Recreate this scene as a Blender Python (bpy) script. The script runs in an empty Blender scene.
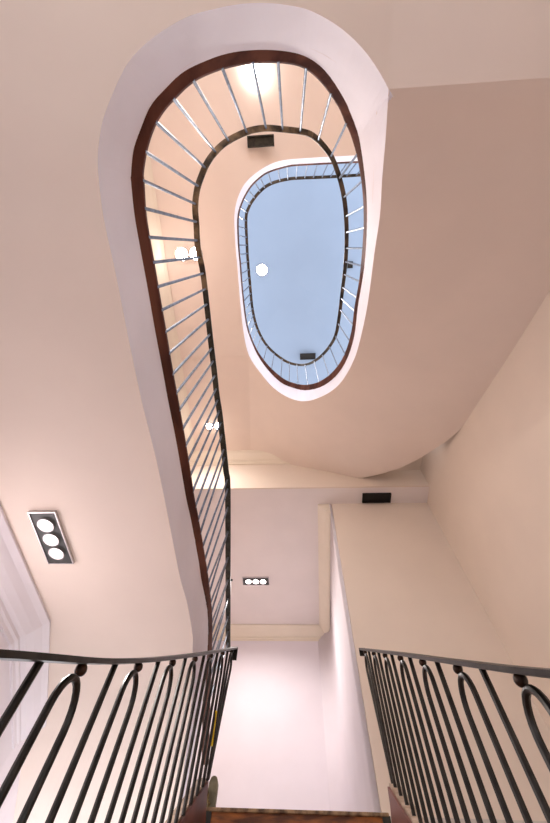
import bpy, bmesh, math, random
from mathutils import Vector, Matrix
random.seed(3)
D = bpy.data; S = bpy.context.scene; C = S.collection
ZO = 2.04                       # camera height above the lower hall floor
F, CX, CY = 366.0, 275.0, 411.5
# ---------------------------------------------------------------- camera frame
vz = Vector(((290-CX)/F, (CY-247)/F, -1)).normalized()
vy = Vector(((315-CX)/F, -(1229-CY)/F, -1)); vy = (vy - vz*vy.dot(vz)).normalized()
vx = vy.cross(vz)
R = Matrix((vx, vy, vz))
def ray(x, y): return R @ Vector(((x-CX)/F, (CY-y)/F, -1))
def pz(x, y, z): d = ray(x, y); return d*(z/d.z)
def py_(x, y, Y): d = ray(x, y); return d*(Y/d.y)
def px_(x, y, X): d = ray(x, y); return d*(X/d.x)
cam = D.cameras.new('camera'); co = D.objects.new('camera', cam); C.objects.link(co)
co.matrix_world = Matrix.Translation((0, 0, ZO)) @ R.to_4x4()
cam.sensor_fit = 'VERTICAL'; cam.sensor_height = 36; cam.lens = 36*F/823; cam.clip_start = .02
S.camera = co
# ---------------------------------------------------------------- materials
def lin(c): return tuple(((v/255+.055)/1.055)**2.4 if v > 10 else v/255/12.92 for v in c)
def mat(name, col, rough=.6, metal=0, noise=.03, scale=6, bump=0, emit=0, col2=None, stretch=None, spec=.4):
    m = D.materials.new(name); m.use_nodes = True; nt = m.node_tree; b = nt.nodes['Principled BSDF']
    b.inputs['Roughness'].default_value = rough; b.inputs['Metallic'].default_value = metal
    b.inputs['Specular IOR Level'].default_value = spec
    tc = nt.nodes.new('ShaderNodeTexCoord'); mp = nt.nodes.new('ShaderNodeMapping')
    nt.links.new(tc.outputs['Object'], mp.inputs['Vector'])
    if stretch: mp.inputs['Scale'].default_value = stretch
    n = nt.nodes.new('ShaderNodeTexNoise'); n.inputs['Scale'].default_value = scale; n.inputs['Detail'].default_value = 5
    nt.links.new(mp.outputs['Vector'], n.inputs['Vector'])
    r = nt.nodes.new('ShaderNodeValToRGB'); c = lin(col)
    c2 = lin(col2) if col2 else tuple(v*(1-noise) for v in c)
    r.color_ramp.elements[0].position = .38; r.color_ramp.elements[1].position = .62
    r.color_ramp.elements[0].color = (*c2, 1); r.color_ramp.elements[1].color = (*c, 1)
    nt.links.new(n.outputs['Fac'], r.inputs['Fac']); nt.links.new(r.outputs['Color'], b.inputs['Base Color'])
    if bump:
        bp = nt.nodes.new('ShaderNodeBump'); bp.inputs['Strength'].default_value = bump; bp.inputs['Distance'].default_value = .01
        nt.links.new(n.outputs['Fac'], bp.inputs['Height']); nt.links.new(bp.outputs['Normal'], b.inputs['Normal'])
    if emit:
        b.inputs['Emission Color'].default_value = (1, .95, .9, 1); b.inputs['Emission Strength'].default_value = emit
    return m
CREAM = mat('cream_plaster', (237, 220, 209), .85, scale=2.2, noise=.03, bump=.03)
TAN = mat('tan_plaster', (232, 217, 203), .85, scale=2.2, noise=.03, bump=.03)
WHITE = mat('white_plaster', (234, 226, 232), .8, scale=2.5, noise=.03, bump=.02)
CWHITE = mat('warm_white_plaster', (236, 226, 224), .85, scale=2.5, noise=.03)
LILAC = mat('white_fascia_paint', (240, 236, 246), .7, scale=2.5, noise=.05, bump=.03)
BLUE = mat('pale_blue_daylight_cast', (130, 147, 170), .85, scale=1.5, noise=.03)  # cool daylight cast put into the top ceiling's base colour
BROWN = mat('mahogany_wood', (108, 66, 52), .65, scale=9, col2=(74, 42, 34), stretch=(1, .25, 1), spec=.15)
STRING = mat('red_brown_string_paint', (118, 72, 60), .5, scale=5, col2=(92, 54, 46), bump=.1)
OAK = mat('worn_orange_wood', (176, 106, 48), .5, scale=9, col2=(96, 54, 28), stretch=(.6, 3, 3), bump=.2)
EDGE = mat('worn_floor_edge', (170, 140, 104), .7, scale=18, col2=(90, 70, 52), bump=.3)
IRON = mat('black_iron', (52, 50, 47), .38, .55, scale=20, col2=(38, 35, 33), bump=.1)
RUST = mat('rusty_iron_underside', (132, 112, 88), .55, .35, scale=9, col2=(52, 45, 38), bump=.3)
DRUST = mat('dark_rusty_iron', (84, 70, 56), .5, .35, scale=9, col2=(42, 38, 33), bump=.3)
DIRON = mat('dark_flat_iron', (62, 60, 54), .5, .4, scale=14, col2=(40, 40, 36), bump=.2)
STEEL = mat('steel_rod', (112, 122, 140), .42, .6, scale=20, col2=(84, 92, 108))
BLACK = mat('black_box', (14, 13, 12), .6, scale=10)
DGREY = mat('dark_fitting', (58, 54, 44), .5, .2, scale=22, col2=(34, 32, 26))
PANEL = mat('grey_fitting_tray', (74, 74, 74), .4, .3, scale=12)
CHROME = mat('bulb_reflector', (205, 200, 200), .25, .8, scale=10)
BULB = mat('lit_bulb', (255, 250, 245), .5, emit=9)
STARB = mat('lit_spot_bulb', (255, 250, 245), .5, emit=60)
YEL = mat('yellow_tape', (225, 190, 20), .5, scale=10)
OLIVE = mat('olive_pad', (132, 126, 100), .6, scale=18, col2=(98, 94, 74))
ROPE = mat('straw_rope', (150, 132, 84), .8, scale=60, col2=(90, 76, 48), bump=.4)
LEDGE = mat('cream_string_ledge', (190, 168, 150), .7, scale=18, col2=(150, 128, 110))
FLOORM = mat('pale_floor', (214, 205, 196), .6, scale=4, noise=.1)
# ---------------------------------------------------------------- object helpers
def mk(name, verts, faces, m, parent=None, smooth=False, off=True, kind=None):
    me = D.meshes.new(name)
    vs = [Vector(v) for v in verts]
    if off: vs = [v+Vector((0, 0, ZO)) for v in vs]
    if parent is not None: vs = [v-parent.location for v in vs]
    me.from_pydata([tuple(v) for v in vs], [], faces); me.materials.append(m)
    bm = bmesh.new(); bm.from_mesh(me); bmesh.ops.remove_doubles(bm, verts=bm.verts, dist=1e-5)
    bmesh.ops.recalc_face_normals(bm, faces=bm.faces); bm.to_mesh(me); bm.free()
    if smooth:
        for p in me.polygons: p.use_smooth = True
        me.set_sharp_from_angle(angle=.7)
    o = D.objects.new(name, me); C.objects.link(o)
    if parent is not None: o.parent = parent
    if kind: o['kind'] = kind
    return o
def thing(name, label, cat, loc, group=None):
    o = D.objects.new(name, None); C.objects.link(o); o.location = Vector(loc)+Vector((0, 0, ZO)); o.empty_display_size = .1
    o['label'] = label; o['category'] = cat
    if group: o['group'] = group
    return o
def boxv(a, b):
    x0, y0, z0 = a; x1, y1, z1 = b
    return ([(x0,y0,z0),(x1,y0,z0),(x1,y1,z0),(x0,y1,z0),(x0,y0,z1),(x1,y0,z1),(x1,y1,z1),(x0,y1,z1)],
            [(0,3,2,1),(4,5,6,7),(0,1,5,4),(1,2,6,5),(2,3,7,6),(3,0,4,7)])
def box(name, a, b, m, parent=None, kind=None, bev=0):
    o = mk(name, *boxv(a, b), m, parent, kind=kind)
    if bev:
        md = o.modifiers.new('b', 'BEVEL'); md.width = bev; md.segments = 2
    return o
def multi(name, boxes, m, parent=None, kind=None):
    V, Fc = [], []
    for a, b in boxes:
        v, f = boxv(a, b); n = len(V); V += v; Fc += [tuple(i+n for i in q) for q in f]
    me = mk(name, V, Fc, m, parent, kind=kind); return me
def catmull(P, n=5):
    out = []
    P = [Vector(p) for p in P]
    for i in range(len(P)-1):
        p0 = P[max(i-1, 0)]; p1 = P[i]; p2 = P[i+1]; p3 = P[min(i+2, len(P)-1)]
        for k in range(n):
            t = k/n
            out.append(.5*((2*p1)+(p2-p0)*t+(2*p0-5*p1+4*p2-p3)*t*t+(3*p1-p0-3*p2+p3)*t**3))
    out.append(P[-1]); return out
def loft(name, sections, m, parent=None, closed=True, caps=True, smooth=False, kind=None):
    n = len(sections[0]); V = [v for s in sections for v in s]; Fc = []
    for i in range(len(sections)-1):
        for j in range(n if closed else n-1):
            a = i*n+j; b = i*n+(j+1) % n; Fc.append((a, b, b+n, a+n))
    if closed and caps: Fc += [tuple(range(n))[::-1], tuple((len(sections)-1)*n+j for j in range(n))]
    return mk(name, V, Fc, m, parent, smooth, kind=kind)
def tube(name, pts, r, m, parent=None, seg=8, up=None):
    pts = [Vector(p) for p in pts]; secs = []
    u0 = None
    for i, p in enumerate(pts):
        t = (pts[min(i+1, len(pts)-1)]-pts[max(i-1, 0)]).normalized()
        if u0 is None:
            u0 = Vector((1, 0, 0)) if abs(t.x) < .9 else Vector((0, 1, 0))
        u0 = (u0-t*u0.dot(t)).normalized(); w = t.cross(u0)
        secs.append([p+(u0*math.cos(2*math.pi*k/seg)+w*math.sin(2*math.pi*k/seg))*r for k in range(seg)])
    return loft(name, secs, m, parent, smooth=True)
def ball(name, c, r, m, parent):
    V, Fc = [], []; n, k = 12, 8
    for i in range(k+1):
        a = math.pi*i/k
        for j in range(n):
            b = 2*math.pi*j/n; V.append((c[0]+r*math.sin(a)*math.cos(b), c[1]+r*math.sin(a)*math.sin(b), c[2]+r*math.cos(a)))
    for i in range(k):
        for j in range(n): Fc.append((i*n+j, i*n+(j+1) % n, (i+1)*n+(j+1) % n, (i+1)*n+j))
    return mk(name, V, Fc, m, parent, True)
def disc_down(name, c, r, m, parent, h=.02, seg=20, r2=None):
    r2 = r if r2 is None else r2
    secs = [[(c[0]+q*math.cos(2*math.pi*k/seg), c[1]+q*math.sin(2*math.pi*k/seg), z) for k in range(seg)] for z, q in ((c[2], r), (c[2]-h, r2))]
    return loft(name, secs, m, parent)
def ring_down(name, c, r0, r1, h, m, parent, seg=24):
    secs = []
    for k in range(seg+1):
        a = 2*math.pi*k/seg; ca, sa = math.cos(a), math.sin(a)
        secs.append([(c[0]+r0*ca, c[1]+r0*sa, c[2]), (c[0]+r1*ca, c[1]+r1*sa, c[2]), (c[0]+r1*ca, c[1]+r1*sa, c[2]-h), (c[0]+r0*ca, c[1]+r0*sa, c[2]-h)])
    return loft(name, secs, m, parent, caps=False)
def interp(tab, x):
    if x <= tab[0][0]: return tab[0][1]
    for (a, b), (c, d) in zip(tab, tab[1:]):
        if x <= c: return b+(d-b)*(x-a)/(c-a)
    return tab[-1][1]
# ---------------------------------------------------------------- key distances (relative to the camera)
XL, XR = -1.76, 1.83            # side walls
H0 = 1.56                       # ceiling under the first gallery
HC = 4.24                       # corridor ceiling
YB, YW, YN = 3.36, 3.07, 6.07   # far wall right of corridor, wall over the lintel, corridor end
H2 = 5.0                        # ceiling under the second gallery
HT = 8.5                        # top ceiling
T = 1.02                        # landing
FL = -ZO
# ---------------------------------------------------------------- well edge curves, as px + height
FB = [  # lower edge of the white fascia  (x, y, z, zone)
 (170,870,1.56),(176,823,1.56),(190,720,1.56),(192.5,648,1.56),(192,631,1.56),(187,602,1.56),(180,577,1.56),(170,526,1.56),(158,467,1.56),(150,434,1.56),(141.5,400,1.56),(130,346,1.56),(115.4,272.5,1.56),(106,230,1.56),(101.5,204,1.57),
 (97.6,163,1.58),(100,135,1.6),(106,110.5,1.63),(123.6,70,1.68),(140,49,1.72),(161,32,1.76),(187,17,1.81),(214,9,1.86),(240,4,1.9),(266,3,1.95),(290,5.5,2.0),(312.7,11.6,2.05),(342,29,2.11),(368,55,2.16),(388.6,89,2.2),
 (388,100,2.22),(385.5,140,2.38),(382,181,2.52),(380,215,2.68),(374.4,253,2.9),(371,280,3.07),(367.5,305,3.23),(362,332,3.42),(354.7,358,3.68),(342,381,3.98),(326.7,394,4.22),(306,401.2,4.52),(288.5,397.6,4.7),(273,387.4,4.82),(260.5,373,4.92),(249,355.6,4.98),
 (243.5,332,5.0),(240,300,5.0),(237.5,268,5.0),(235.4,245.5,5.0),(234.3,218,5.0),(236.6,201.8,5.0),(242.7,186.8,5.01),(252.3,175.9,5.03),(266,166.4,5.07),(279.6,161,5.12),(300,158.5,5.18),(348,155.8,5.4),(375,154.6,5.55)]
BO = [  # outer edge of the brown base rail
 (205,765),(206,720),(208.6,646.5),(208.6,617),(206.5,602),(201.3,580),(198.5,560),(191,520),(186.5,500),(183,480),(176,440),(168,400),(163.5,375),(155,330),(148,290),(140.6,250),(134.5,215),(131,181),
 (131,174.5),(133.5,150),(141,128),(151,105),(167,87),(180,74.5),(196,65),(225.4,54),(254.5,50),(283.6,51),(307,57),(327,72.7),(344.7,100),(352,117),(358.5,135),(363.5,165.6),(366.7,198.5),(366.9,231),(364.8,262),(362.4,280),
 (357.8,307),(354.5,335),(347.5,358),(337,375),(322,386.5),(306,390.3),(293.6,388),(281,382.6),(268,370),(257.5,355),(250,338),(245.5,321.8),(241.8,292),(239.5,263.6),(237.8,245.5),(237.2,218),(241.4,201.8),(249.6,186.8),(260.5,176),(270,170.5),(286.4,165.7),(300,164),(357,161),(380,160)]
BI = [  # inner edge of the brown base rail
 (208.5,765),(209.5,720),(211.8,646.5),(211.8,617),(210.5,602),(208,580),(204.8,560),(198,520),(194,500),(191,480),(184.5,440),(177.4,400),(172.7,375),(165,330),(158,290),(151,250),(145.3,215),(143,181),
 (142.5,172),(146,150),(153,128),(162.5,111),(176,96),(188,84.5),(202,75.6),(225.4,67),(254.5,62),(283.6,62),(304,67),(321.4,81.4),(338,105),(345.5,122),(352,137),(358.5,161),(363,192),(364,222.5),(362.3,253),(359.5,280),
 (354.7,307),(351.5,332),(344.5,355),(334,371),(320.5,381.5),(306.3,385.2),(294,383.4),(283,378.6),(269.5,367),(258.5,352.5),(251.2,337),(246.8,321),(243.1,291.5),(240.9,263.4),(239.3,245.5),(238.7,218.5),(242.7,202.6),(250.5,188),(261.2,177.4),(270.6,172),(286.8,167.3),(300.4,165.6),(357,162.8),(380,161.8)]
IR = [  # middle of the iron handrail
 (228.2,652),(228,643),(228,580),(227.7,489),(226,471.6),(222.8,442),(219.5,413),(216.8,396),(214,370),(210,336),(205,290),(202,268),(197.6,247),(196.2,223.6),(195,207),(197,189),(201.8,174.5),(207,163),(214,153),(225.8,142),(246,131.8),(264,128),(281.8,129),(302,131.5),(313,135.5),(324,146),(332.8,159),(340.5,181),(344.9,202.8),(346.6,227),(346.4,248.8),(344.8,270.7),(342,294),(339.5,315),(335.8,335),(328.5,348),(319,358),(308.6,364),(297,364.8),(284,360.3),(268,347),(258,330),(252.6,310),(250,285),(247.5,256),(247,245.5),(246,218),(249,207),(253.6,199),(261.8,189.6),(271.4,183.4),(286.4,179.3),(300,178),(333.6,176.6),(380,173.6)]
FZ = catmull([Vector((a, b, c)) for a, b, c in FB], 4)
BOc = catmull([Vector((a, b, 0)) for a, b in BO], 4); BIc = catmull([Vector((a, b, 0)) for a, b in BI], 4); IRc = catmull([Vector((a, b, 0)) for a, b in IR], 4)
def zen(x, y): return pz(x, y, 1)         # gnomonic coordinates about the vertical
def hit_radial(g, poly):
    """point of a traced curve that lies vertically above/below plan direction g; returns scale of g"""
    best = None
    for a, b in poly:
        dx, dy = b.x-a.x, b.y-a.y
        det = g.x*dy-g.y*dx
        if abs(det) < 1e-12: continue
        s = (a.x*dy-a.y*dx)/det
        t = (a.x*g.y-a.y*g.x)/det
        if -1e-6 <= t <= 1+1e-6 and s > 0: yield s
FG = [zen(p.x, p.y) for p in FZ]
IG = [zen(p.x, p.y) for p in IRc]
def fascia_z_for(i_frac):     # not angle based: nearest-by-radial with hint of curve fraction
    pass
def frac_list(P):
    L = [0]
    for a, b in zip(P, P[1:]): L.append(L[-1]+(b-a).length)
    return L
# base rail heights: each outer-edge node sits vertically over the fascia edge it meets radially; hint keeps it on the same turn
def lift(G, baseG, baseZ, window):
    out = []; j0 = 0
    n = len(baseG)
    for k, g in enumerate(G):
        best = None
        for j in range(max(0, j0-2), min(n-1, j0+window)):
            a, b = baseG[j], baseG[j+1]
            dx, dy = b.x-a.x, b.y-a.y; det = g.x*dy-g.y*dx
            if abs(det) < 1e-12: continue
            s = (a.x*dy-a.y*dx)/det; t = (a.x*g.y-a.y*g.x)/det
            if -1e-6 <= t <= 1+1e-6 and s > 0:
                if best is None or abs(j-j0) < abs(best[0]-j0): best = (j, s, baseZ[j]+(baseZ[j+1]-baseZ[j])*t)
        if best: j0 = best[0]; out.append(best[1]*best[2])
        else: out.append(None)
    # fill
    idx = [i for i, v in enumerate(out) if v is not None]
    for i, v in enumerate(out):
        if v is None:
            lo = [q for q in idx if q < i]; hi = [q for q in idx if q > i]
            if lo and hi: a, b = lo[-1], hi[0]; out[i] = out[a]+(out[b]-out[a])*(i-a)/(b-a)
            else: out[i] = out[(lo or hi)[-1 if lo else 0]]
    for _ in range(3): out = [out[0]]+[(out[i-1]+2*out[i]+out[i+1])/4 for i in range(1, len(out)-1)]+[out[-1]]
    return out
BOG = [zen(p.x, p.y) for p in BOc]
ZB = lift(BOG, FG, [p.z for p in FZ], 14)
ZB = [1.88 if p.y > 540 else z for p, z in zip(BOc, ZB)]
BO3 = [pz(p.x, p.y, z) for p, z in zip(BOc, ZB)]
BI3 = [pz(p.x, p.y, z+.05) for p, z in zip(BIc, ZB)]
ZI = lift(IG, [zen(p.x, p.y) for p in BIc], [z+.05 for z in ZB], 16)
ZI = [2.95 if p.y > 440 else z for p, z in zip(IRc, ZI)]
IR3 = [pz(p.x, p.y, z) for p, z in zip(IRc, ZI)]
F3 = [pz(p.x, p.y, p.z) for p in FZ]
def outn(P, i):
    t = P[min(i+1, len(P)-1)]-P[max(i-1, 0)]; t.z = 0; t.normalize()
    return Vector((t.y, -t.x, 0))  # pointing away from the well
def nearest_i(P, q):
    return min(range(len(P)), key=lambda i: (P[i].x-q[0])**2+(P[i].y-q[1])**2)
iS = nearest_i(FZ, (388.6, 89))         # gallery | flight
iE = nearest_i(FZ, (249, 355.6))        # flight | second gallery
def bsplit(q): return nearest_i(BOc, q)
bS, bE = bsplit((345.5, 101)), bsplit((257.5, 355))
kE = nearest_i(IRc, (268, 347))
# ---------------------------------------------------------------- structure : ceilings (undersides of galleries)
def slab(name, inner, outer, m, th=.3, parent=None, kind=None):
    V = list(inner)+list(outer)+[p+Vector((0, 0, th)) for p in inner]+[p+Vector((0, 0, th)) for p in outer]
    n = len(inner); Fc = []
    for i in range(n-1):
        Fc += [(i, i+1, n+i+1, n+i), (2*n+i+1, 2*n+i, 3*n+i, 3*n+i+1)]
        Fc.append((n+i, n+i+1, 3*n+i+1, 3*n+i))
    return mk(name, V, Fc, m, parent, True, kind=kind)
def grid_slab(name, inner, outer, m, k=8, th=.3, parent=None, kind=None):
    n = len(inner); V, Fc = [], []
    for i in range(n):
        for j in range(k+1):
            V.append(inner[i].lerp(outer[i], j/k))
    for i in range(n-1):
        for j in range(k):
            a = i*(k+1)+j; Fc.append((a, a+1, a+k+2, a+k+1))
    N = len(V)
    V += [v+Vector((0, 0, th)) for v in V[:N]]
    Fc += [tuple(q+N for q in f)[::-1] for f in Fc]
    for i in range(n-1):
        a = i*(k+1)+k; Fc.append((a, a+k+1, a+k+1+N, a+N))
    return mk(name, V, Fc, m, parent, True, kind=kind)
p1 = pz(28, 720, H0); p2 = pz(13, 823, H0)
LB = [(-1.76, -3.2), (-1.76, 2.12), (-2.0, 2.85), (p1.x, p1.y), (p2.x, p2.y), (p2.x+(p2.x-p1.x)*.6, p2.y+(p2.y-p1.y)*.6)]
def left_x(y): return interp([(b, a) for a, b in LB], y)
YR = -3.2
def gal_outer(P, zfun=None, xl=left_x):
    out = []
    tot = len(P)
    for p in P:
        x, y = p.x, p.y
        if y > -.2: q = Vector((xl(y), y, p.z))
        else: q = None
        out.append(q)
    # round the corner to the rear edge then along it
    idx = [i for i, q in enumerate(out) if q is None]
    if idx:
        a, b = idx[0], tot-1
        yl = P[a-1].y if a else P[0].y
        path = [Vector((XL, yl)), Vector((XL, YR)), Vector((P[b].x if P[b].x < XR else XR, YR))]
        path = path if P[b].x < .8 else path
        segs = [(path[i+1]-path[i]).length for i in range(len(path)-1)]; tl = sum(segs)
        s0 = FL_len(P, a-1 if a else 0); s1 = FL_len(P, b)
        for i in idx:
            s = (FL_len(P, i)-s0)/(s1-s0)*tl; j = 0
            while j < len(segs)-1 and s > segs[j]: s -= segs[j]; j += 1
            q = path[j].lerp(path[j+1], min(1, s/segs[j])); out[i] = Vector((q.x, q.y, P[i].z))
    return out
def FL_len(P, k):
    return sum((P[i+1]-P[i]).length for i in range(k))
g1 = F3[:iS+1]
o1 = gal_outer(g1)
# gallery underside: last rib runs along the crease to the right wall
crease = Vector((XR, F3[iS].y, F3[iS].z))
g1x = g1+[F3[iS]]*6
o1x = o1+[Vector((F3[iS].x+(XR-F3[iS].x)*t, YR, F3[iS].z)) for t in (.33, .66, 1)]+[Vector((XR, YR+(F3[iS].y-YR)*t, F3[iS].z)) for t in (.33, .66, 1)]
grid_slab('ceiling', g1x, o1x, CREAM, 6, .3, kind='structure')
# second gallery underside
# boundary of soffit/flat : fold line running from the ring to the wall over the lintel
g2 = F3[iE:]
# ---------------------------------------------------------------- winding staircase (flight between the galleries)
st = thing('winding_staircase', 'cream winding stair flight rising round the right side of the oval well, seen from below', 'staircase', (F3[iS].x, F3[iS].y, F3[iS].z))
fl = F3[iS:iE+1]
QK = [  # outer edge of the soffit: fraction along inner edge -> outer point
 (0, crease), (.22, px_(550, 290, XR)), (.32, px_(505, 362, XR)), (.42, px_(460, 430, XR)),
 (.50, pz(446, 441.5, 3.83)), (.56, pz(430, 452, 4.0)), (.62, pz(416, 460.5, 4.13)), (.68, pz(400, 468, 4.25)), (.74, pz(383, 473.5, 4.34)), (.79, py_(360, 478.5, YW)),
 (.86, py_(325, 471, YW)), (.93, py_(272, 460.5, YW)), (1, pz(249, 445, H2))]
Lf = frac_list(fl)
def qat(t):
    for (a, A), (b, B) in zip(QK, QK[1:]):
        if t <= b: return A.lerp(B, (t-a)/(b-a))
    return QK[-1][1]
def qat_smooth(t):
    return qat(t)
# reparametrise so ribs fan evenly
inn, out_ = [], []
NN = 72
for i in range(NN+1):
    t = i/NN; s = t*Lf[-1]; j = 0
    while j < len(Lf)-2 and Lf[j+1] < s: j += 1
    inn.append(fl[j].lerp(fl[j+1], (s-Lf[j])/(Lf[j+1]-Lf[j]))); out_.append(qat(t))
grid_slab('soffit', inn, out_, CREAM, 10, .26, st)
def fascia(name, a, b, parent=None, kind=None):
    # vertical white band between the underside edge and the base rail
    secs = []
    for i in range(a, b+1):
        p = F3[i]
        t = i
        # matching base-rail point radially
        best = None
        for j in range(len(BO3)-1):
            pa, pb = BOG[j], BOG[j+1]; g = FG[i]
            dx, dy = pb.x-pa.x, pb.y-pa.y; det = g.x*dy-g.y*dx
            if abs(det) < 1e-12: continue
            s = (pa.x*dy-pa.y*dx)/det; tt = (pa.x*g.y-pa.y*g.x)/det
            if -1e-6 <= tt <= 1+1e-6 and s > 0:
                q = BO3[j].lerp(BO3[j+1], tt)
                e = abs(q.x-p.x)+abs(q.y-p.y)+abs(j/len(BO3)-i/len(F3))*2
                if best is None or e < best[0]: best = (e, q)
        q = best[1] if best else None
        secs.append((p, q))
    # fill gaps
    if secs[0][1] is None: secs[0] = (secs[0][0], min(BO3, key=lambda v: (v-secs[0][0]).length))
    if secs[-1][1] is None: secs[-1] = (secs[-1][0], min(BO3, key=lambda v: (v-secs[-1][0]-Vector((0,0,.3))).length))
    for i in range(len(secs)):
        if secs[i][1] is None: secs[i] = (secs[i][0], secs[i-1][1]+(secs[i][0]-secs[i-1][0]))
    ss = []
    for k, (p, q) in enumerate(secs):
        n = outn(F3, a+k)
        ss.append([p, q+Vector((0, 0, .02)), q+Vector((0, 0, .02))+n*.04, p+n*.04+Vector((0, 0, .03))])
    return loft(name, ss, LILAC, parent, kind=kind, smooth=False)
fascia('trim_1', 0, iS, kind='structure')
fascia('outer_string', iS, iE, st)
fascia('trim_2', iE, len(F3)-1, kind='structure')
# second gallery underside: flat at H2, from well edge to left wall, far wall, and on behind
XL2 = XL
g2i = [F3[iE]]*8+list(F3[iE:])
fold = pz(249, 445, H2)
far_left = Vector((XL, YW, H2))
o2 = []
o2a = [Vector((fold.x, YW, H2)), Vector((fold.x-.4, YW, H2)), Vector((-1.2, YW, H2)), far_left, Vector((XL, 2.6, H2)), Vector((XL, 2.2, H2)), Vector((XL, 1.8, H2)), Vector((XL, F3[iE].y, H2))]
rest = F3[iE:]
n_ = len(rest)
o2b = []
path = [Vector((XL, F3[iE].y)), Vector((XL, YR)), Vector((XR, YR))]
sg = [(path[1]-path[0]).length, (path[2]-path[1]).length]
for i in range(n_):
    s = (FL_len(rest, i)/FL_len(rest, n_-1))*sum(sg)
    if s <= sg[0]: q = path[0].lerp(path[1], s/sg[0])
    else: q = path[1].lerp(path[2], (s-sg[0])/sg[1])
    o2b.append(Vector((q.x, q.y, rest[i].z)))
grid_slab('ceiling.001', g2i, o2a+o2b, CREAM, 6, .3, kind='structure')
# thin wedge of flat ceiling between fold line and soffit end
mk('ceiling.002', [F3[iE], fold, Vector((fold.x, YW, H2)), F3[iE]+Vector((0,0,.2)), fold+Vector((0,0,.2)), Vector((fold.x, YW, H2+.2)), py_(272, 460.5, YW), py_(272, 460.5, YW)+Vector((0,0,.2))],
   [(0, 1, 2), (3, 5, 4), (1, 6, 2), (4, 5, 7), (0,2,5,3), (2,6,7,5)], CREAM, kind='structure')
# recess ceiling behind the curved soffit edge
zr = 4.62
box('ceiling.003', (.80, 2.3, zr), (XR, YW+.02, zr+.3), TAN, kind='structure')
# corridor ceiling (also the underside of the lintel)
box('ceiling.004', (-2.6, YW+.02, HC), (XR, YN, HC+.25), CWHITE, kind='structure')
# top ceiling with a shallow hip
A_ = pz(243, 328, HT); Bp = pz(300, 282, HT-.12); Cc = pz(345, 312, HT)
apex = pz(298, 284, HT)
tv = [Vector((XL, -3.2, HT)), Vector((XR, -3.2, HT)), Vector((XR, 3.6, HT)), Vector((XL, 3.6, HT))]
lo = [Vector((XL, pz(243, 340, HT).y+.9, HT)), Vector((apex.x, apex.y, HT)), Vector((XR, pz(345, 312, HT).y+.5, HT))]
dn = Vector((0, 0, -.1))
mk('ceiling.005', tv[:2]+lo+[tv[2]+dn, tv[3]+dn]+[v+Vector((0, 0, .2)) for v in tv],
   [(0, 1, 4, 3), (0, 3, 2), (2, 3, 5, 6), (3, 4, 5), (7, 8, 9, 10), (0, 7, 10, 6), (1, 8, 9, 5), (0,1,8,7), (5,6,10,9), (2,6,0), (1,4,5)], BLUE, kind='structure')
# ---------------------------------------------------------------- walls
# left wall (follows the kink beyond the cornice)
V = []; pts = [Vector((-1.76, -3.2)), Vector((-1.76, 2.12)), Vector((-2.0, 2.85)), Vector((p1.x, p1.y)), Vector((p2.x, p2.y)), Vector((LB[5][0], YN))]
for p in pts: V += [(p.x, p.y, FL), (p.x, p.y, H0+.1), (p.x-.15, p.y, H0+.1), (p.x-.15, p.y, FL)]
Fc = []
for i in range(len(pts)-1):
    a = i*4
    for j in range(4): Fc.append((a+j, a+(j+1) % 4, a+4+(j+1) % 4, a+4+j))
mk('wall_left', V, Fc+[(0, 1, 2, 3), tuple(len(V)-4+k for k in range(4))], WHITE, kind='structure')
box('wall_left_upper', (XL-.15, -3.2, H0+.1), (XL, YN, 6.4), CREAM, kind='structure')
box('wall_right', (XR, -3.2, FL), (XR+.15, YN, 6.4), TAN, kind='structure')
# far wall right of the corridor (beige face)
box('wall_far', (.50, YB, FL), (XR, YB+.12, HC), TAN, kind='structure')
# lintel wall above the corridor opening
multi('wall_far_upper', [((XL, YW, HC), (XR, YW+.02, HC+.26)), ((XL, YW, HC+.26), (XR, YW+.2, 6.4))], TAN, kind='structure')
# corridor side wall, softly rounded into the end wall
prof = [(.468, YB), (.47, 3.9), (.475, 4.6), (.485, 5.2), (.50, 5.6), (.46, 5.9), (.34, 6.03), (.16, YN), (-2.6, YN)]
prof = [(.465, YB), (.475, 4.2), (.49, 5.0), (.50, 5.5), (.485, 5.8), (.42, 5.98), (.30, YN-.01), (-2.6, YN)]
pc = catmull([Vector((a, b, 0)) for a, b in prof[:7]], 4)+[Vector((-2.6, YN, 0))]
secs = [[(p.x, p.y, T-.2), (p.x, p.y, HC), (p.x+.1, p.y+.12, HC), (p.x+.1, p.y+.12, T-.2)] for p in pc]
loft('wall_corridor', secs, WHITE, kind='structure', smooth=False)
for p in D.objects['wall_corridor'].data.polygons: p.use_smooth = abs(p.normal.z) < .3 and p.area < 3
# cornices
def cornice(name, path, z, prof, m, kind='structure'):
    """path: plan points; prof: (outward from wall, down from ceiling); wall on the left of travel"""
    P = [Vector((a, b)) for a, b in path]; secs = []
    for i, p in enumerate(P):
        t0 = (P[i]-P[max(i-1, 0)]); t1 = (P[min(i+1, len(P)-1)]-P[i])
        if t0.length < 1e-6: t0 = t1
        if t1.length < 1e-6: t1 = t0
        t0.normalize(); t1.normalize(); n0 = Vector((t0.y, -t0.x)); n1 = Vector((t1.y, -t1.x))
        n = (n0+n1).normalized(); n = n/max(.3, n.dot(n0))
        secs.append([Vector((p.x+n.x*o, p.y+n.y*o, z-d)) for o, d in prof])
    return loft(name, secs, m, kind=kind)
PR = [(0, 0), (.16, 0), (.165, .02), (.15, .03), (.13, .045), (.10, .085), (.065, .12), (.035, .135), (.035, .155), (.02, .165), (.018, .19), (0, .19)]
cornice('trim_3', [(XL, -3.2), (XL, 2.12), (-2.0, 2.85), (p1.x, p1.y)], H0, [(a*.9, b*.95) for a, b in PR], WHITE)
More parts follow.
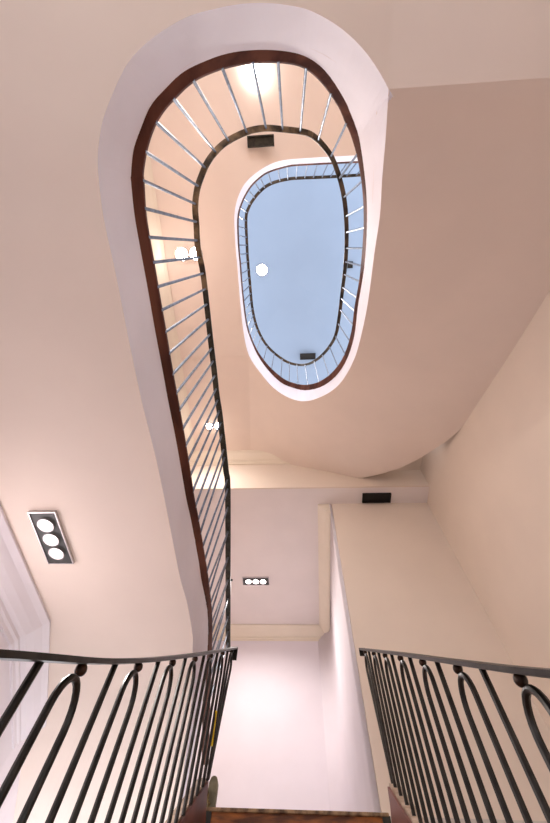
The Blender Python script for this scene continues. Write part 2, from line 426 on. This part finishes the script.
TRIM = mat('ivory_cornice', (236, 224, 208), .8, scale=3, noise=.03)
cornice('trim_4', [(-2.6, YN), (.50, YN), (.465, YB+.002)], HC, PR, TRIM)
cornice('trim_5', [(XL, -3.2), (XL, YW), (.02, YW)], H2, [(a*1.1, b*.8) for a, b in PR], TRIM)
multi('wall_rear_baffle', [((XL, -3.35, FL), (-1.3, -3.2, 5.45)), ((1.3, -3.35, FL), (XR, -3.2, 5.45)), ((-1.3, -3.35, FL), (1.3, -3.2, -1.0)), ((-1.3, -3.35, 1.25), (1.3, -3.2, 2.6)), ((-1.3, -3.35, 4.0), (1.3, -3.2, 5.45))], CREAM, kind='structure')  # unseen, added behind the camera to hold back light; openings let some in
# floors
box('floor', (-2.8, -3.2, FL-.1), (XR, YN, FL), FLOORM, kind='structure')
box('floor_landing', (-.62, 3.10, T-.16), (XR, YN+.1, T-.001), FLOORM, kind='structure')
# ---------------------------------------------------------------- central stair flight
fs = thing('stair_flight', 'straight wooden stair flight with red brown strings climbing to the landing', 'stairs', (0, 3.06, FL))
rise, go = .17, .262
for k in range(18):
    z = T-k*rise; y = 3.06-k*go
    if k == 0:
        box('nosing', (-.60, y, z-.016), (.495, y+.12, z+.002), EDGE, fs, bev=.004)
        box('riser', (-.585, y+.014, z-rise), (.455, y+.04, z-.016), OAK, fs)
        box('corner_block', (.455, y+.004, z-rise), (.50, y+.05, z-.012), DIRON, fs)
        box('corner_block', (-.60, y+.004, z-rise), (-.555, y+.05, z-.012), DIRON, fs)
    else:
        box('tread', (-.555, y, z-.03), (.475, y+go+.02, z), OAK, fs, bev=.006)
        box('riser', (-.555, y+.02, z-rise+.001), (.475, y+.04, z-.031), OAK, fs)
sl = .645
def ztop(y): return 1.03+(y-2.8)*.66
for s, xf, xb, ye in ((-1, -.556, -.60, 2.84), (1, .476, .525, 2.83)):
    ys, yn = -1.6, ye
    V = []
    for x in (xf, xb):
        V += [(x, ys, ztop(ys)), (x, yn, ztop(yn)), (x, yn+.03, ztop(yn)-.08), (x, 3.06, T-.25), (x, ys, ztop(ys)-.42)]
    Fc = [(0, 1, 2, 3, 4), (9, 8, 7, 6, 5)]+[(i, (i+1) % 5, (i+1) % 5+5, i+5) for i in range(5)]
    mk('string_board', V, Fc, STRING, fs)
    a = xb if s > 0 else xb-.02; b = xb+.02 if s > 0 else xb
    x0, x1 = sorted((xf-s*.0+s*.012, xb+s*.02))
    V = []
    for y in (ys, yn): V += [(x0, y, ztop(y)+.001), (x1, y, ztop(y)+.001), (x1, y, ztop(y)+.014), (x0, y, ztop(y)+.014)]
    mk('string_ledge', V, [(0,1,2,3), (7,6,5,4), (0,4,5,1), (1,5,6,2), (2,6,7,3), (3,7,4,0)], LEDGE, fs)
# ---------------------------------------------------------------- near railings
def railing(name, label, xr, pxs, ends):
    r = thing(name, label, 'railing', (xr, 3.06, T), 'railings either side of the central flight')
    pts = [px_(a, b, xr) for a, b in pxs]
    prof = [(p.y, p.z) for p in pts]; prof.sort()
    y0, z0 = prof[0]; prof = [(-1.4, z0-(y0+1.4)*.62)]+prof
    # smooth through a low-order fit
    zf = lambda y: interp(prof, y)
    ys = [-1.4+i*.08 for i in range(int((prof[-1][0]+1.4)/.08)+1)]+[prof[-1][0]]
    sm = lambda y: sum(zf(y+d) if y+d <= prof[-1][0] else zf(prof[-1][0])+(y+d-prof[-1][0])*.66 for d in (-.16, -.08, 0, .08, .16))/5
    ye = prof[-1][0]
    w, h = .024, .0075
    secs = [[Vector((xr-w, y, sm(y)-h)), Vector((xr-w*.5, y, sm(y)-h-.003)), Vector((xr+w*.5, y, sm(y)-h-.003)), Vector((xr+w, y, sm(y)-h)), Vector((xr+w, y, sm(y)+h)), Vector((xr-w, y, sm(y)+h))] for y in ys]
    secs.append([v+Vector((0, .004, -.02 if i < 4 else 0)) for i, v in enumerate(secs[-1])])
    loft('handrail', secs, IRON, r)
    zb = lambda y: ztop(y)+.012
    e = sm(ye)
    box('end_cap', (xr-w-.002, ye-.004, e-(.10 if xr < 0 else .055)), (xr+w+.002, ye+.006, e+.008), IRON, r, bev=.002)
    rad = .0092
    q_ = abs(xr)/.55 if xr < 0 else 1
    y = (.776-.333*4)*q_
    base = None
    while y < ye+.01:
        yb = min(y, 2.81)
        bx = xr
        tube('baluster', [(bx, y, sm(y)-h), (bx, yb, zb(yb))], rad, IRON, r)
        y1, y2 = y+.111*q_, y+.222*q_
        if y2 < ye:
            ym = (y1+y2)/2; R_ = .0555; zc = sm(ym)-.036-rad-R_*1.55
            z1 = zc
            P = [(bx, min(y1, 2.83), zb(min(y1, 2.83)))]
            for k in range(0, 13):
                a = math.pi*(1-k/12)
                P.append((bx, ym+R_*math.cos(a), zc+R_*1.5*math.sin(a)))
            P.append((bx, min(y2, 2.83), zb(min(y2, 2.83))))
            hp = tube('hoop_baluster', P, rad, IRON, r)
            bl = ball('ball', (bx, ym, sm(ym)-h-.019), .0165, IRON, hp) if False else None
            bl = mk_ball_child(hp, (bx, ym, sm(ym)-h-.016), .0155)
        y += .333*q_
    return r
def mk_ball_child(hp, c, r_):
    # hp has its root at its parent's origin, so its child's coordinates share that origin
    rt = hp.parent
    o = ball('ball', c, r_, BALLM, rt); o.parent = hp
    return o
BALLM = mat('rusty_iron_ball', (78, 56, 44), .35, .5, scale=30, col2=(40, 34, 30))
rl = railing('stair_railing', 'left black iron railing with hooped bars climbing beside the central flight', -.56,
  [(235, 648), (200, 654), (159, 659), (116, 661.5), (75, 660.5), (41, 657.5), (0, 652)], None)
rr = railing('stair_railing', 'right black iron railing with hooped bars climbing beside the central flight', .51,
  [(362, 649), (400, 653.5), (440, 659.5), (481, 665), (520, 670), (550, 674)], None)
# yellow tape on one of the far bars
A1 = px_(216, 711, -.553); B1 = px_(211.5, 746, -.553)
tp = tube('tape', [A1, B1], .008, YEL, rl); tp['label'] = 'yellow tape strip on a far bar'
# small olive pad and rope by the string end
bp = py_(211, 785, 3.02); 
bs = thing('corner_pad', 'small olive rounded pad standing at the landing edge behind the left string', 'pad', (bp.x, 3.14, T))
secs = []
for z, w in ((T, .028), (T+.08, .030), (T+.135, .028), (T+.16, .019), (T+.167, .007)):
    x = bp.x*1.03+.012
    secs.append([Vector((x-w, 3.12, z)), Vector((x+w, 3.12, z)), Vector((x+w, 3.16, z)), Vector((x-w, 3.16, z))])
loft('pad', secs, OLIVE, bs)
tube('cord', [(x-.035, 3.10, T+.10), (x-.02, 3.10, T+.07), (x-.022, 3.10, T+.045), (x-.002, 3.09, T+.025), (x-.01, 3.09, T+.006)], .008, ROPE, bs)
# ---------------------------------------------------------------- well balustrades
BGi = [zen(p.x, p.y) for p in BIc]
def snap(p, i0, i1):
    best = None
    for i in range(i0, i1):
        a, b = BIc[i], BIc[i+1]; d = b-a
        t = max(0, min(1, ((p[0]-a.x)*d.x+(p[1]-a.y)*d.y)/max(1e-9, d.length_squared)))
        q = a+d*t; e = (q.x-p[0])**2+(q.y-p[1])**2
        if best is None or e < best[0]: best = (e, i, t)
    return best[1], best[2]
def rodtop(i, t):
    g = BGi[i].lerp(BGi[i+1], t); f = (i+t)/len(BGi)
    best = None
    for j in range(len(IG)-1):
        a, b = IG[j], IG[j+1]; dx, dy = b.x-a.x, b.y-a.y; det = g.x*dy-g.y*dx
        if abs(det) < 1e-12: continue
        s = (a.x*dy-a.y*dx)/det; tt = (a.x*g.y-a.y*g.x)/det
        if -1e-6 <= tt <= 1+1e-6 and s > 0:
            e = abs(IR3[j].z-.95-BI3[i].z)
            if best is None or e < best[0]: best = (e, IR3[j].lerp(IR3[j+1], tt))
    return best[1] if best else None
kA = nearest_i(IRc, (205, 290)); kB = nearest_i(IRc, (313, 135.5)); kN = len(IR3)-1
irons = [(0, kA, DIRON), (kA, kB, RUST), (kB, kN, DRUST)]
def balustrade(name, label, b0, b1, k0, k1, bases, ironm, rodm, group=None):
    B = BI3[b0]
    r = thing(name, label, 'balustrade', BO3[b0])
    secs = []
    for i in range(b0, b1+1):
        n = outn(BO3, i); a, b = BO3[i], BI3[i]
        secs.append([a+n*.03, a, b, b+Vector((0, 0, .02)), b+n*.07+Vector((0, 0, .02)), a+n*.04+Vector((0,0,.03))])
    loft('base_rail', secs, BROWN, r)
    secs = []
    for i in range(k0, k1+1):
        n = outn(IR3, i); p = IR3[i]; w = .021 if i > kA else .021+.009*(1-i/kA)
        secs.append([p-n*w, p-n*w+Vector((0, 0, .012)), p+n*w+Vector((0, 0, .012)), p+n*w])
    for m0, m1, mm in ironm:
        a, b = max(m0, k0)-k0, min(m1, k1)-k0
        if b > a: loft('handrail', secs[a:b+1], mm, r)
    for q in bases:
        i, t = snap(q, b0, b1)
        p = BI3[i].lerp(BI3[i+1], t); n = outn(BO3, i); tp_ = rodtop(i, t)
        if q[0] < 235 and q[1] > 500:
            sl_ = interp([(500, 2.3), (560, 2.8), (630, 3.05), (760, 3.2)], q[1])
            yt = q[1]-sl_*(228-q[0])
            if yt > 648: continue
            j = min(range(kA), key=lambda j: abs(IRc[j].y-yt)); tp_ = IR3[j]
        if tp_ is None: continue
        tube('baluster', [p+n*.006, tp_+Vector((0, 0, .003))], .0085 if p.z < 5.2 and name else .0085, rodm, r)
    return r
yl = [262.5,287,310.6,332.6,354,375,394,411,430,447,462,477,493,508,521.5,534.5,548,561.5,573,584,594,604,614,624,634,644,655,666,677,688,700,713,727,742,757]
def bx_at(y):
    best = min((p for p in BIc if p.x < 235 and p.y > 240), key=lambda p: abs(p.y-y)); return (best.x, y)
lower = [bx_at(y) for y in yl]+[(149,237),(145,208),(144,180),(148,152),(158.5,123),(175,100),(196,84),(223.7,72.7),(253,66),(278,64),(305.7,68.6),(330,94),(346.5,123),(355,154.6),(361,181),(363.3,206.4),(363.3,227.7),(361.7,248.4),(361,266),(359.4,281.9),(356.8,298),(354.5,311.4),(351,325),(348.5,341),(343.5,354),(336.5,366),(328,375),(318.5,382),(307.6,385),(298,384.5),(289.5,381.5),(281,377),(272,369),(264,360)]
upper = [(256.7,350),(252.5,342),(249.5,334),(247.5,326),(246,318),(245,310),(244,301),(243,292),(242,283),(241.5,273.5),(241,264),(240,254.6),(239.6,245),(239,235.5),(239,225.8),(239,216.5),(240.5,207.5),(244,198),(248.5,190),(254.5,182),(260,177.5),(268,172.5),(278,169),(287.5,167.7),(297.3,166.8),(307.5,166),(317.6,165),(328,164),(338,163.6),(347,163.2),(357,162.8),(368,162.4)]
balustrade('well_balustrade', 'large balustrade with brown base rail and thin steel rods circling the lower oval well', 0, bE, 0, kE, lower, irons, STEEL)
balustrade('well_balustrade', 'small upper balustrade with thin rods seen against the pale blue ceiling', bE, len(BO3)-1, kE, len(IR3)-1, upper, irons, STEEL)
# ---------------------------------------------------------------- light fittings
def light_panel(label, corners, z, rb, PE, SA=2.6):
    P = [pz(a, b, z) for a, b in corners]          # four corners in order
    c = sum(P, Vector())/4
    x0 = min(p.x for p in P); x1 = max(p.x for p in P); y0 = min(p.y for p in P); y1 = max(p.y for p in P)
    t = thing('recessed_light', label, 'ceiling light', (c.x, c.y, z))
    box('tray', (x0, y0, z-.012), (x1, y1, z-.001), PANEL, t)
    multi('frame', [((x0-.006, y0-.006, z-.018), (x0, y1+.006, z-.001)), ((x1, y0-.006, z-.018), (x1+.006, y1+.006, z-.001)), ((x0, y0-.006, z-.018), (x1, y0, z-.001)), ((x0, y1, z-.018), (x1, y1+.006, z-.001))], CHROME, t)
    lng = (y1-y0) > (x1-x0)
    for k in range(3):
        f = (k+.5)/3*.84+.08
        b = (c.x, y0+(y1-y0)*f, z-.013) if lng else (x0+(x1-x0)*f, c.y, z-.013)
        rg = ring_down('reflector', b, rb*.8, rb, .012, CHROME, t)
        o = disc_down('bulb', b, rb*.8, BULB, t, .006)
        o.parent = rg
        L = D.lights.new('panel_lamp', 'SPOT'); L.energy = PE; L.spot_size = SA; L.spot_blend = 1; L.shadow_soft_size = .03; L.color = (1, .95, .92)
        lo_ = D.objects.new('panel_lamp', L); C.objects.link(lo_); lo_.parent = rg; lo_.location = Vector((b[0], b[1], z-.05+ZO))-t.location
    return t
light_panel('white recessed light panel with three round bulbs in the left gallery ceiling', [(31, 512), (56, 511), (74, 561), (51.5, 561)], H0, .046, 32)
light_panel('small recessed light panel with three bulbs in the white corridor ceiling', [(243.5, 577), (268.5, 577), (268.5, 584), (243.5, 584)], HC, .055, 26, 2.8)
def spot(label, q, z, r, e, offs=(0,)):
    p = pz(q[0], q[1], z)
    t = thing('ceiling_spotlight', label, 'spotlight', (p.x, p.y, z))
    for dx in offs:
        ring_down('trim_ring', (p.x+dx, p.y, z-.001), r, r*1.15, .012, CHROME, t)
        disc_down('bulb', (p.x+dx, p.y, z-.002), r, STARB, t, .02, r2=r*.7)
    L = D.lights.new('spot_lamp', 'SPOT'); L.spot_size = 2.7; L.spot_blend = 1; L.energy = e*2.8; L.shadow_soft_size = .06; L.color = (1, .93, .87)
    o = D.objects.new('spot_lamp', L); C.objects.link(o); o.parent = t; o.location = (0, 0, -.05)
spot('bright round spotlight shining behind the top of the lower balustrade', (254, 68.5), 5.06, .06, 14)
spot('bright twin spotlight between the rods on the left of the lower balustrade', (189, 254), H2, .075, 16, (-.09, .09))
spot('bright twin spotlight beside the lower iron handrail near the cornice', (214, 426), H2, .055, 12, (-.065, .065))
spot('bright round spotlight on the pale blue top ceiling', (262, 270), HT, .11, 40)
def boxfit(label, cs, z, m1, depth=.03, inner=BLACK):
    P = [pz(a, b, z) for a, b in cs]
    x0 = min(p.x for p in P); x1 = max(p.x for p in P); y0 = min(p.y for p in P); y1 = max(p.y for p in P)
    t = thing('ceiling_fitting', label, 'ceiling fitting', ((x0+x1)/2, (y0+y1)/2, z))
    w = .012
    multi('frame', [((x0, y0, z-depth), (x0+w, y1, z-.001)), ((x1-w, y0, z-depth), (x1, y1, z-.001)), ((x0, y0, z-depth), (x1, y0+w, z-.001)), ((x0, y1-w, z-depth), (x1, y1, z-.001))], m1, t)
    box('recess', (x0+w, y0+w, z-depth*.4), (x1-w, y1-w, z-.001), inner, t)
    return t
boxfit('black rectangular recessed fitting above the beige far wall', [(362.5, 493), (390, 493), (390, 501.5), (362.5, 501.5)], HC, BLACK)
boxfit('dark olive rectangular fitting just inside the top of the lower handrail', [(248, 137), (274, 137), (274, 146.5), (248, 146.5)], 5.02, DGREY, .05, DGREY)
boxfit('black rectangular fitting on the blue ceiling at the bottom of the small oval', [(300, 353.5), (315.5, 353.5), (315.5, 359), (300, 359)], HT-.085, BLACK)
boxfit('tiny dark fitting on the blue ceiling beside the right handrail', [(347.5, 261.5), (352.5, 261.5), (352.5, 268), (347.5, 268)], HT, DIRON)
sp = pz(231.8, 579.6, HC); sn = thing('ceiling_sensor', 'tiny black round sensor on the corridor ceiling beside the dark handrail', 'sensor', (sp.x, sp.y, HC))
disc_down('sensor_body', (sp.x, sp.y, HC), .016, BLACK, sn, .02)
# ---------------------------------------------------------------- light from the rest of the building
w = D.worlds.new('world'); S.world = w; w.use_nodes = True
bg = w.node_tree.nodes['Background']; bg.inputs[0].default_value = (.93, .95, 1, 1); bg.inputs[1].default_value = 1.6
S.view_settings.view_transform = 'Standard'; S.view_settings.look = 'None'; S.view_settings.exposure = 0.95; S.view_settings.gamma = 1
